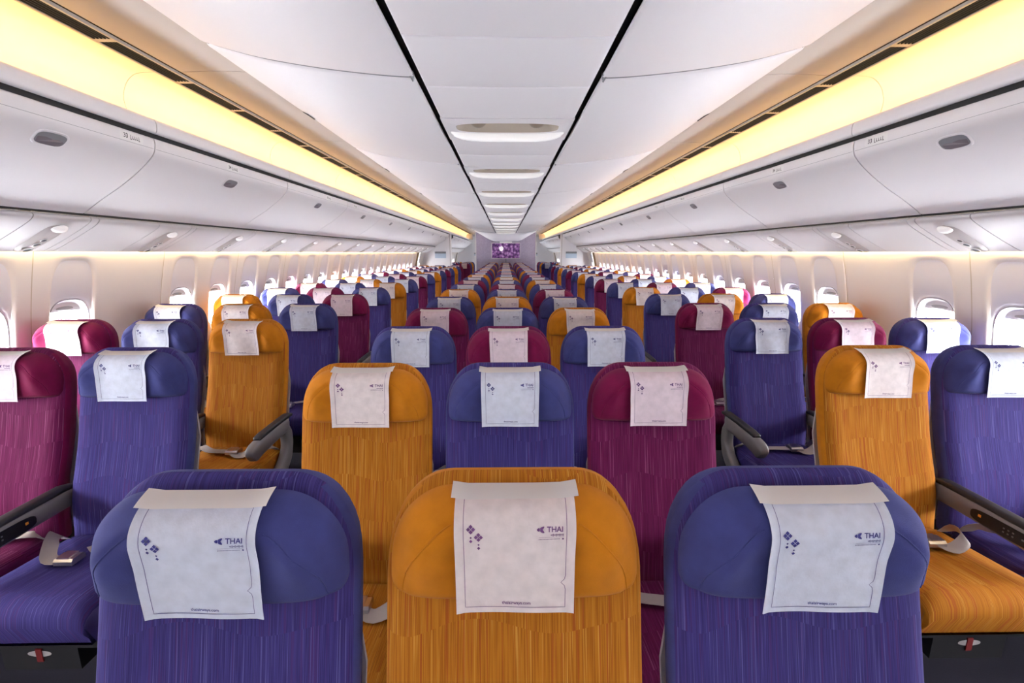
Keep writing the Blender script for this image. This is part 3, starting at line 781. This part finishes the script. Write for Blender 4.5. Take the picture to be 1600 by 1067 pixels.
# --- paper cover, follows the headrest front
CW = .1035
CPATH = []
zz = .991
while zz < HZ1 - .0005:
    zr = max(zz, 1.033)
    yv = head_front(0, zr) + (zz - zr) * .08
    CPATH.append((yv, zz)); zz += .006 if zz < 1.16 else .0025
CPATH += [(head_front(0, HZ1 - .0002) + .002, HZ1 + .0005)]
off = []
for i, p in enumerate(CPATH):
    a = CPATH[max(0, i - 1)]; b2 = CPATH[min(len(CPATH) - 1, i + 1)]; ty, tz = b2[0] - a[0], b2[1] - a[1]; l = math.hypot(ty, tz)
    off.append((p[0] - tz / l * .005, p[1] + ty / l * .005, (-tz / l, ty / l)))
arc = [0]
for a, b2 in zip(off, off[1:]): arc.append(arc[-1] + math.hypot(b2[0] - a[0], b2[1] - a[1]))
CLEN = arc[-1]
def cloth_pt(s, t, d=0.0, var=0):
    t = min(max(t, 0), CLEN)
    for i in range(len(arc) - 1):
        if t <= arc[i + 1]:
            q = (t - arc[i]) / (arc[i + 1] - arc[i] + 1e-9); a, b2 = off[i], off[i + 1]
            y_, z_ = lerp(a[0], b2[0], q), lerp(a[1], b2[1], q); ny, nz = lerp(a[2][0], b2[2][0], q), lerp(a[2][1], b2[2][1], q)
            break
    free = smooth01(1 - t / .20)
    sk = (0, .035, -.04, .015)[var]
    dd = d + (.0035 * math.sin(s * 38 + var * 1.7 + t * 9) * free + .003 * math.sin(t * 30 + var * 2.1 + s * 11) * smooth01((abs(s) - .03) / .07)) * (1 if var else .5) + .0035 * free
    edge = smooth01((abs(s) - .085) / .02) * .004
    return (s * (1 - .03 * free) + sk * (CLEN * .8 - t) * free, y_ + ny * (dd + edge), z_ + nz * (dd + edge))
def cloth_mesh(var, m_):
    NS, NT = 17, 34
    f = [[cloth_pt(lerp(-CW, CW, i / (NS - 1)), CLEN * j / (NT - 1), 0, var) for i in range(NS)] for j in range(NT)]
    b = [[cloth_pt(lerp(-CW, CW, i / (NS - 1)), CLEN * j / (NT - 1), -.0014, var) for i in range(NS)] for j in range(NT)]
    mb = MB().grid(f); mb.grid(b, flip=True); C, o = NS, NS * NT
    brd = [(0, j) for j in range(NS)] + [(i, NS - 1) for i in range(1, NT)] + [(NT - 1, j) for j in range(NS - 2, -1, -1)] + [(i, 0) for i in range(NT - 2, 0, -1)]
    for (a, c) in zip(brd, brd[1:] + brd[:1]):
        i0, i1 = a[0] * C + a[1], c[0] * C + c[1]; mb.f.append((i1, i0, o + i0, o + i1)); mb.mi.append(0)
    return mb.mesh('headrest_cover', m_, 60)
DP = .0011
def print_on(mb, vs, fs, cs, ct, var, mi=0):
    mb.add([cloth_pt(cs + a, ct + b_, DP, var) for a, b_ in vs], fs, mi)
def ribbon(mb, pts, w, var):
    """2-D polyline of print, resampled"""
    P = [pts[0]]
    for a, b2 in zip(pts, pts[1:]):
        n = max(1, int(math.hypot(b2[0] - a[0], b2[1] - a[1]) / .008))
        P += [(lerp(a[0], b2[0], i / n), lerp(a[1], b2[1], i / n)) for i in range(1, n + 1)]
    L_ = offset2d(P, w / 2); R_ = offset2d(P, -w / 2)
    mb.grid([[cloth_pt(p[0], p[1], DP, var) for p in L_], [cloth_pt(p[0], p[1], DP, var) for p in R_]])
def border_mesh(var, m_):
    mb = MB(); e = .088; b0 = .011
    nt_ = .055
    ribbon(mb, [(-e, CLEN - .03), (-e, b0), (e, b0), (e, nt_ - .012)] + [(e - .0015, nt_ - .006), (e - .008, nt_), (e - .0015, nt_ + .006), (e, nt_ + .012)] + [(e, CLEN - .03)], .0009, var)
    return mb.mesh('printed_border', m_, fix=False)
def emblem_mesh(var, m_):
    mb = MB()
    def dia(cx, cy, r): print_on(mb, [(0, -r), (r, 0), (0, r), (-r, 0)], [(0, 1, 2, 3)], cx, cy, var)
    for cx, cy in ((-.0755, .151), (-.0625, .138)):
        for dx, dy in ((0, .0042), (.0042, 0), (0, -.0042), (-.0042, 0)): 
            dia(cx + dx, cy + dy, .0036)
        dia(cx, cy - .0135, .0020); dia(cx, cy - .0200, .0030)
    return mb.mesh('printed_emblem', m_, fix=False)
def logo_mesh(var, m_):
    mb = MB(); T0 = .150
    print_on(mb, *text2d('THAI', .0125), .068, T0, var)
    # flower-like mark left of the word: three nested petals
    def petal(cx, cy, ang_, ln, wd):
        ca, sa = math.cos(ang_), math.sin(ang_); pts = []
        for q in range(10):
            t = 2 * PI * q / 10; a = ln / 2 * (1 + math.cos(t)); b_ = wd * math.sin(t) * (1 - .45 * math.cos(t))
            pts.append((cx + a * ca - b_ * sa, cy + a * sa + b_ * ca))
        return pts
    for a_, ln, wd in ((.62, .0085, .0022), (-.62, .0085, .0022)):
        print_on(mb, petal(0, 0, a_, ln, wd), [tuple(range(10))], .0425, T0, var)
    print_on(mb, petal(0, 0, PI, .0055, .0026), [tuple(range(10))], .0420, T0, var)
    # small Thai-script line reduced to a row of tiny glyph strokes, rule and tag line below
    for q in range(12):
        x = .0605 + q * .0019; h = .0011 + .0005 * ((q * 7) % 3)
        print_on(mb, [(0, -h), (.0011, -h), (.0011, h), (0, h)], [(0, 1, 2, 3)], x, T0 - .0090, var)
    ribbon(mb, [(.040, T0 - .0125), (.083, T0 - .0125)], .0004, var)
    for q in range(16):
        print_on(mb, [(0, -.0006), (.0016, -.0006), (.0016, .0006), (0, .0006)], [(0, 1, 2, 3)], .040 + q * .0023, T0 - .0160, var)
    r_ = [(.0016 * math.cos(t), .0016 * math.sin(t)) for t in [2 * PI * q / 10 for q in range(10)]]
    print_on(mb, r_, [tuple(range(10))], .0815, T0 - .0160, var)
    return mb.mesh('printed_wordmark', m_, fix=False)
def strip_mesh(var):
    ta = next(arc[i] for i in range(len(off)) if off[i][1] > HZ1 - .006)
    g = [[cloth_pt(lerp(-.111, .111, i / 16), t, .0016 + (.0015 if abs(i - 8) > 7 else 0), var) for i in range(17)] for t in [lerp(ta, CLEN, q / 8) for q in range(9)]]
    return MB().grid(g).mesh('fastening_strip', M['strip'], 60)
def web_mesh(var, m_):
    mb = MB(); print_on(mb, *text2d('thaiairways.com', .0078), .002, .0185, var); return mb.mesh('printed_address', m_, fix=False)

def piping():
    mb = MB()
    for sg in (-1, 1):
        path = []
        for q in range(25):
            th = math.radians(lerp(4, 57, q / 24)); x = .200 * math.cos(th); z = 1.0 + .172 * math.sin(th); w_ = head_w(z)
            if x < w_ * .985: path.append((sg * x, head_front(x / w_, z) - .0006, z))
        mb.tube(path, .0014, 6)
    return mb
# --- cushion
def cushion():
    mb = MB(); uv = []
    ys = [0, .006, .02, .045, .09, .16, .24, .32, .38, .42, .447, .462, .47]
    us = [-1, -.985, -.95, -.88, -.75, -.5, -.25, 0, .25, .5, .75, .88, .95, .985, 1]
    def top(u, s):
        f = s / .47; e = (1 - abs(u) ** 8) ** .5 if abs(u) < 1 else 0
        r = 1.0
        if s < .06: r = math.sqrt(max(0, 1 - (1 - s / .06) ** 2))
        if s > .45: r = math.sqrt(max(0, 1 - ((s - .45) / .02) ** 2))
        crown = .008 * math.cos(u * 1.4)
        h = lerp(.488, .445, f) + crown - .008 * math.exp(-((f - .6) / .25) ** 2) * math.cos(u * 1.5)
        return .335 + (h - .335) * (.52 + .48 * r) * (.70 + .30 * e)
    F = [[(u * .2345, -.60 + s, top(u, s)) for u in us] for s in ys]
    B = [[(u * .2345, -.60 + s + (.03 if s < .01 else 0), .335) for u in us] for s in ys]
    mb.grid(F); uv += [(p[0], p[1]) for r in F for p in r]; mb.grid(B, flip=True); uv += [(p[0], p[1] - .1) for r in B for p in r]
    R, C = len(ys), len(us); o = R * C
    brd = [(0, j) for j in range(C)] + [(i, C - 1) for i in range(1, R)] + [(R - 1, j) for j in range(C - 2, -1, -1)] + [(i, 0) for i in range(R - 2, 0, -1)]
    for (a, b_) in zip(brd, brd[1:] + brd[:1]):
        i0, i1 = a[0] * C + a[1], b_[0] * C + b_[1]; mb.f.append((i1, i0, o + i0, o + i1)); mb.mi.append(0)
    mb.uv = uv; return mb
# --- rear shell
def shell():
    zs = [.42, .5, .6, .7, .8, .88, .95]; us = [-1, -.9, -.6, -.3, 0, .3, .6, .9, 1]
    w = lambda z: back_w(z) - .004 - .03 * smooth01((z - .8) / .15)
    return pillow(zs, us, w, lambda u, z: back_y(z) + TH + .054, lambda u, z: back_y(z) + TH + .062 + .010 * (1 - u * u))
# --- seat base
def base():
    mb = MB(); mb.box(-.225, .225, -.555, -.10, .30, .345)
    for y_ in (-.50, -.14): mb.box(-.23, .23, y_ - .02, y_ + .02, .27, .305)
    return mb
def leg(): 
    mb = MB(); mb.tube([(0, -.48, .29), (0, -.50, .0)], .022, 8); mb.tube([(0, -.15, .29), (0, -.10, .0)], .022, 8); mb.tube([(0, -.50, .03), (0, -.10, .03)], .018, 8); return mb
# --- belts
def strap(path, w, twist=None):
    mb = MB(); rows_ = []
    for i, p in enumerate(path):
        p = Vector(p); a = Vector(path[max(0, i - 1)]); b_ = Vector(path[min(len(path) - 1, i + 1)]); t = (b_ - a).normalized()
        sd = t.cross(Vector((0, 0, 1))); sd = sd.normalized() if sd.length > 1e-4 else Vector((0, 1, 0))
        tw = twist[i] if twist else 0; up = sd.cross(t); sd2 = sd * math.cos(tw) + up * math.sin(tw); nr = sd2.cross(t)
        rows_.append([p + sd2 * w / 2, p - sd2 * w / 2, p - sd2 * w / 2 + nr * .002, p + sd2 * w / 2 + nr * .002])
    mb.grid(rows_, close_u=True); return mb
def belt_meshes(v):
    if v == 0:
        l = strap(catmull([(-.215, -.165, .44), (-.20, -.20, .478), (-.12, -.25, .474), (-.03, -.28, .482), (.03, -.29, .486)], 4), .048, None)
        r_ = strap(catmull([(.215, -.165, .44), (.21, -.22, .490), (.17, -.30, .500), (.10, -.33, .480), (.05, -.31, .486)], 4), .046, [0, .1, .2, .4, .7, .9, 1.0, .9, .8, .6, .5, .4, .3, .2, .1, 0, 0])
        bx_ = (.045, -.295)
    else:
        l = strap(catmull([(-.215, -.165, .44), (-.21, -.21, .492), (-.15, -.29, .500), (-.10, -.35, .484), (-.03, -.36, .486)], 4), .048, [0, .1, .3, .5, .8, 1.0, .9, .6, .4, .2, .1, 0, 0, 0, 0, 0, 0])
        r_ = strap(catmull([(.215, -.165, .44), (.20, -.19, .480), (.12, -.20, .472), (.05, -.24, .478), (.0, -.30, .486)], 4), .046, None)
        bx_ = (-.02, -.355)
    bk = MB(); x, y_ = bx_
    bk.prism_x([(y_ - .028, .480), (y_ - .028, .495), (y_ - .02, .503), (y_ + .02, .503), (y_ + .028, .495), (y_ + .028, .480)], x - .034, x + .034)
    bk.box(x - .024, x + .018, y_ - .022, y_ + .022, .503, .507)
    return l.mesh('belt_strap', M['belt'], 60), r_.mesh('belt_strap_short', M['belt'], 60), bk.mesh('buckle', M['steel'], 40)
BELT = [belt_meshes(0), belt_meshes(1)]
# --- armrests
def rounded_bar(path, ws, hs, n=12):
    """path in (y,z), superelliptic section of half-width ws[i] and half-height hs[i]"""
    mb = MB(); rows_ = []
    for i, p in enumerate(path):
        a = path[max(0, i - 1)]; b_ = path[min(len(path) - 1, i + 1)]; ty, tz = b_[0] - a[0], b_[1] - a[1]; l = math.hypot(ty, tz) or 1; ny, nz = -tz / l, ty / l
        r_ = []
        for q in range(n):
            t = 2 * PI * (q + .5) / n; c_, s_ = math.cos(t), math.sin(t); e = .55
            xx = ws[i] * abs(c_) ** e * (1 if c_ > 0 else -1); hh = hs[i] * abs(s_) ** e * (1 if s_ > 0 else -1)
            r_.append((xx, p[0] + ny * hh, p[1] + nz * hh))
        rows_.append(r_)
    o = len(mb.v); mb.grid(rows_, close_u=True)
    mb.f.append(tuple(range(n))); mb.f.append(tuple(len(rows_) * n - 1 - q for q in range(n))); mb.mi += [0, 0]
    return mb
ARM_T = .628
def arm_mid():
    p = [(-.575, ARM_T - .062), (-.570, ARM_T - .060), (-.555, ARM_T - .056), (-.50, ARM_T - .050), (-.35, ARM_T - .046), (-.2, ARM_T - .045), (-.06, ARM_T - .045)]
    return rounded_bar(p, [.008, .015, .020, .022, .022, .022, .022], [.008, .022, .034, .042, .042, .040, .038])
def arm_pad(y0=-.50):
    p = [(y0, ARM_T - .010), (y0 + .006, ARM_T - .006), (y0 + .05, ARM_T - .002), (-.25, ARM_T + .002), (-.10, ARM_T + .003), (-.06, ARM_T - .004)]
    return rounded_bar(p, [.016, .021, .0225, .0225, .0225, .018], [.006, .011, .013, .013, .013, .010])
def arm_end():
    arm = rounded_bar(catmull([(-.515, ARM_T - .082), (-.510, ARM_T - .078), (-.49, ARM_T - .068), (-.44, ARM_T - .056), (-.30, ARM_T - .046), (-.16, ARM_T - .042), (-.115, ARM_T - .046)], 3), [.010, .016, .020, .023, .025, .027, .028, .029, .029, .029, .029, .029, .029, .029, .029, .029, .028, .026, .022], [.010, .018, .026, .034, .038, .042, .044, .045, .045, .045, .045, .045, .044, .043, .042, .041, .040, .036, .028])
    drop_ = rounded_bar(catmull([(-.150, ARM_T - .050), (-.125, ARM_T - .10), (-.125, ARM_T - .17), (-.16, ARM_T - .235), (-.23, ARM_T - .285), (-.33, ARM_T - .315), (-.45, ARM_T - .325)], 3), [.026] * 19, [.034] * 3 + [.040] * 5 + [.046] * 5 + [.040] * 6)
    arm_o = drop_
    return arm, drop_
def remote(sd):
    """handset on one flank of the armrest; sd = side (+1 faces +x)"""
    mb = MB(); prof = []
    for q in range(24):
        t = 2 * PI * q / 24; c_, s_ = math.cos(t), math.sin(t)
        prof.append((-.36 + .125 * abs(c_) ** .45 * (1 if c_ > 0 else -1), ARM_T - .050 + .026 * abs(s_) ** .6 * (1 if s_ > 0 else -1)))
    mb.prism_x(prof, *(sorted((sd * .016, sd * .0225))))
    bt = MB(); am = MB()
    x0, x1 = sorted((sd * .0220, sd * .0235))
    for i in range(3):
        for j in range(2): bt.box(x0, x1, -.395 + i * .016, -.389 + i * .016, ARM_T - .060 + j * .014, ARM_T - .055 + j * .014)
    for yy, zz_ in ((-.455, -.05), (-.440, -.062), (-.440, -.038), (-.425, -.05)): bt.box(x0, x1, yy - .004, yy + .004, ARM_T + zz_ - .003, ARM_T + zz_ + .003)
    am.box(x0, x1, -.277, -.266, ARM_T - .052, ARM_T - .042)
    return mb.mesh('remote_handset', M['pcu'], 40), bt.mesh('remote_buttons', M['button']), am.mesh('amber_button', M['amber'])
A_MID = arm_mid().mesh('armrest', M['arm'], 50); A_PAD = arm_pad().mesh('armrest_pad', M['pad'], 50); A_PADE = arm_pad(-.44).mesh('armrest_pad_end', M['pad'], 50)
_e = arm_end(); A_END = _e[0].mesh('armrest_end', M['arm'], 50); A_DROP = _e[1].mesh('armrest_support', M['arm'], 50)
REM = {1: remote(1), -1: remote(-1)}
pouch_me = MB().box(-.13, .13, -.53, -.36, .19, .30).mesh('life_vest_pouch', M['frame'])
pl_ = [(.03 * 1.35 * math.cos(t), -.5315, .255 + .012 * math.sin(t)) for t in [2 * PI * q / 24 for q in range(24)]]
pouch_mark = MB().add(pl_, [tuple(range(24))]).mesh('pouch_mark', M['shell'])
pouch_rib = MB().box(-.010, .010, -.5345, -.530, .225, .275).mesh('pouch_ribbon', M['red'])

SM = {}
for c, d in SEATC.items():
    _bk = pillow(ZB, US, back_w, b_front, b_back); _nf = (len(ZB) - 1) * (len(US) - 1)
    _bk.mi = [0 if (q < _nf and 2 <= q % (len(US) - 1) <= len(US) - 4) or (q < _nf and ZB[q // (len(US) - 1)] > 1.17) else 1 for q in range(len(_bk.f))]
    SM[c] = dict(back=_bk.mesh(c + '_backrest', [d['m_body'], d['m_plain']], 60),
                 head=pillow(ZH, UH, head_w, head_front, head_back).mesh(c + '_headrest', d['m_plain'], 60),
                 pipe=piping().mesh(c + '_piping', d['m_plain'], 60),
                 cush=cushion().mesh(c + '_cushion', d['m_body'], 60),
                 cover=[cloth_mesh(v_, d['m_cloth']) for v_ in range(4)],
                 border=[border_mesh(v_, d['m_ink']) for v_ in range(4)], emblem=[emblem_mesh(v_, d['m_ink']) for v_ in range(4)],
                 logo=[logo_mesh(v_, d['m_ink']) for v_ in range(4)], web=[web_mesh(v_, d['m_ink']) for v_ in range(4)])
STRIP = [strip_mesh(v_) for v_ in range(4)]
SHELL = shell().mesh('seat_shell', M['shell'], 50); BASE = base().mesh('seat_base', M['frame']); LEG = leg().mesh('seat_leg', M['frame'], 50)

def seat(colour, x, y, label, group, row, arms, leg_side, rem=0, detail=2, tilt=0.0):
    """arms: list of (dx, kind) kind 'mid' or 'end'"""
    r = ob('airline_seat', None, None, (x, y, 0)); tag(r, label, 'seat', group)
    m_ = SM[colour]; v_ = random.choice((0, 1, 2, 3)) if row > 0 else 0
    ob('backrest', m_['back'], r); hd = ob('headrest', m_['head'], r)
    cv = ob('headrest_cover', m_['cover'][v_], r)
    if detail >= 1:
        ob('fastening_strip', STRIP[v_], cv); ob('piping', m_['pipe'], hd)
        ob('printed_emblem', m_['emblem'][v_], cv); ob('printed_wordmark', m_['logo'][v_], cv)
        if detail >= 2: ob('printed_border', m_['border'][v_], cv); ob('printed_address', m_['web'][v_], cv)
    if tilt:      # headrest cushion pulled forward at the top, with its cover
        py, pz = .01, .99; ca, sa = math.cos(tilt), math.sin(tilt)
        for o in (hd, cv):
            o.rotation_euler = (tilt, 0, 0); o.location = (0, py - (py * ca - pz * sa), pz - (py * sa + pz * ca))
    ob('seat_cushion', m_['cush'], r); ob('seat_shell', SHELL, r); ob('seat_base', BASE, r)
    if leg_side is not None: ob('leg', LEG, r, (leg_side, 0, 0))
    for dx, kind in arms:
        if kind == 'mid':
            a = ob('armrest', A_MID, r, (dx, 0, 0)); ob('armrest_pad', A_PAD, a)
            if rem and detail >= 1:
                h = REM[rem]; ob('remote_handset', h[0], a); 
                if detail >= 2: ob('remote_buttons', h[1], a); ob('amber_button', h[2], a)
        else:
            a = ob('armrest', A_END, r, (dx, 0, 0)); ob('armrest_pad', A_PADE, a); ob('armrest_support', A_DROP, a)
    if detail >= 1:
        b_ = BELT[row % 2] if detail < 2 else BELT[random.randint(0, 1)]
        st = ob('seat_belt', b_[0], r); ob('belt_strap', b_[1], st); ob('buckle', b_[2], st)
    if detail >= 2:
        p = ob('life_vest_pouch', pouch_me, r); ob('pouch_mark', pouch_mark, p); ob('pouch_ribbon', pouch_rib, p)
    return r

B_, O_, G_ = 'blue', 'orange', 'magenta'
SPX = .529
CEN = {-1: (B_, O_, B_, G_), 0: (O_, B_, G_, B_), 1: (B_, G_, B_, O_)}
# side patterns by place: aisle, middle, window
SIDE = {-1: {'aisle': (B_, O_, B_, G_), 'middle': (G_, B_, O_, B_), 'window': (B_, G_, B_, O_)},
        1: {'aisle': (O_, B_, G_, B_), 'middle': (B_, G_, B_, O_), 'window': (G_, B_, O_, B_)}}
for k in range(22):
    y = (.708 + .864 * k) + (.012 if k == 0 else 0); det = 2 if k < 5 else (1 if k < 9 else 0)
    for c in (-1, 0, 1):
        col = CEN[c][k % 4]; mid = CEN[0][k % 4]
        if c == 0: lab = '%s patterned airline seat in the middle of the centre block, %s row' % (col, ORD[k])
        elif k % 2 == 0: lab = '%s seat, %s centre row, end facing the side whose front aisle seat is %s' % (col, ORD[k], SIDEP[c])
        else: lab = '%s patterned airline seat at an aisle end of the centre block, %s row' % (col, ORD[k])
        arms = [(SPX / 2, 'mid')] if c < 1 else [(SPX / 2, 'end')]
        if c == -1: arms.append((-SPX / 2, 'end'))
        seat(col, c * SPX, y, lab, 'seats of the centre block', k, arms, (-.2, None, .2)[c + 1], 0, det, math.radians(6.5) if k == 0 and c else 0)
SPS = .528
XS = {'aisle': 1.61, 'middle': 1.61 + SPS, 'window': 1.61 + 2 * SPS}
def side_row(y, k, zone, pat_k):
    det = 2 if k < 4 and zone == 1 else (1 if k < 8 and zone == 1 else 0)
    for sx in (-1, 1):
        for place in ('aisle', 'middle', 'window'):
            col = SIDE[sx][place][pat_k % 4]
            pl = {'aisle': 'aisle place', 'middle': 'middle place', 'window': 'window place'}[place]
            if zone == 1: lab = '%s patterned airline seat, %s, %s row of a window-side block' % (col, pl, ORD[k])
            else: lab = '%s patterned airline seat, %s, %s row beyond the white partitions' % (col, pl, ORD[k])
            arms = []
            if place == 'aisle': arms = [(-sx * SPX / 2, 'end')]
            else: arms = [(-sx * SPS / 2, 'mid')]
            if place == 'window': pass
            seat(col, sx * XS[place], y, lab, 'seats of the window-side blocks' if zone == 1 else 'seats beyond the partitions', k, arms, {'aisle': -sx * .2, 'middle': None, 'window': sx * .1}[place], -sx, det)
for k in range(16): side_row(1.875 + .864 * k, k, 1, k)
for k in range(4): side_row(17.85 + .864 * k, k, 2, k + 3)
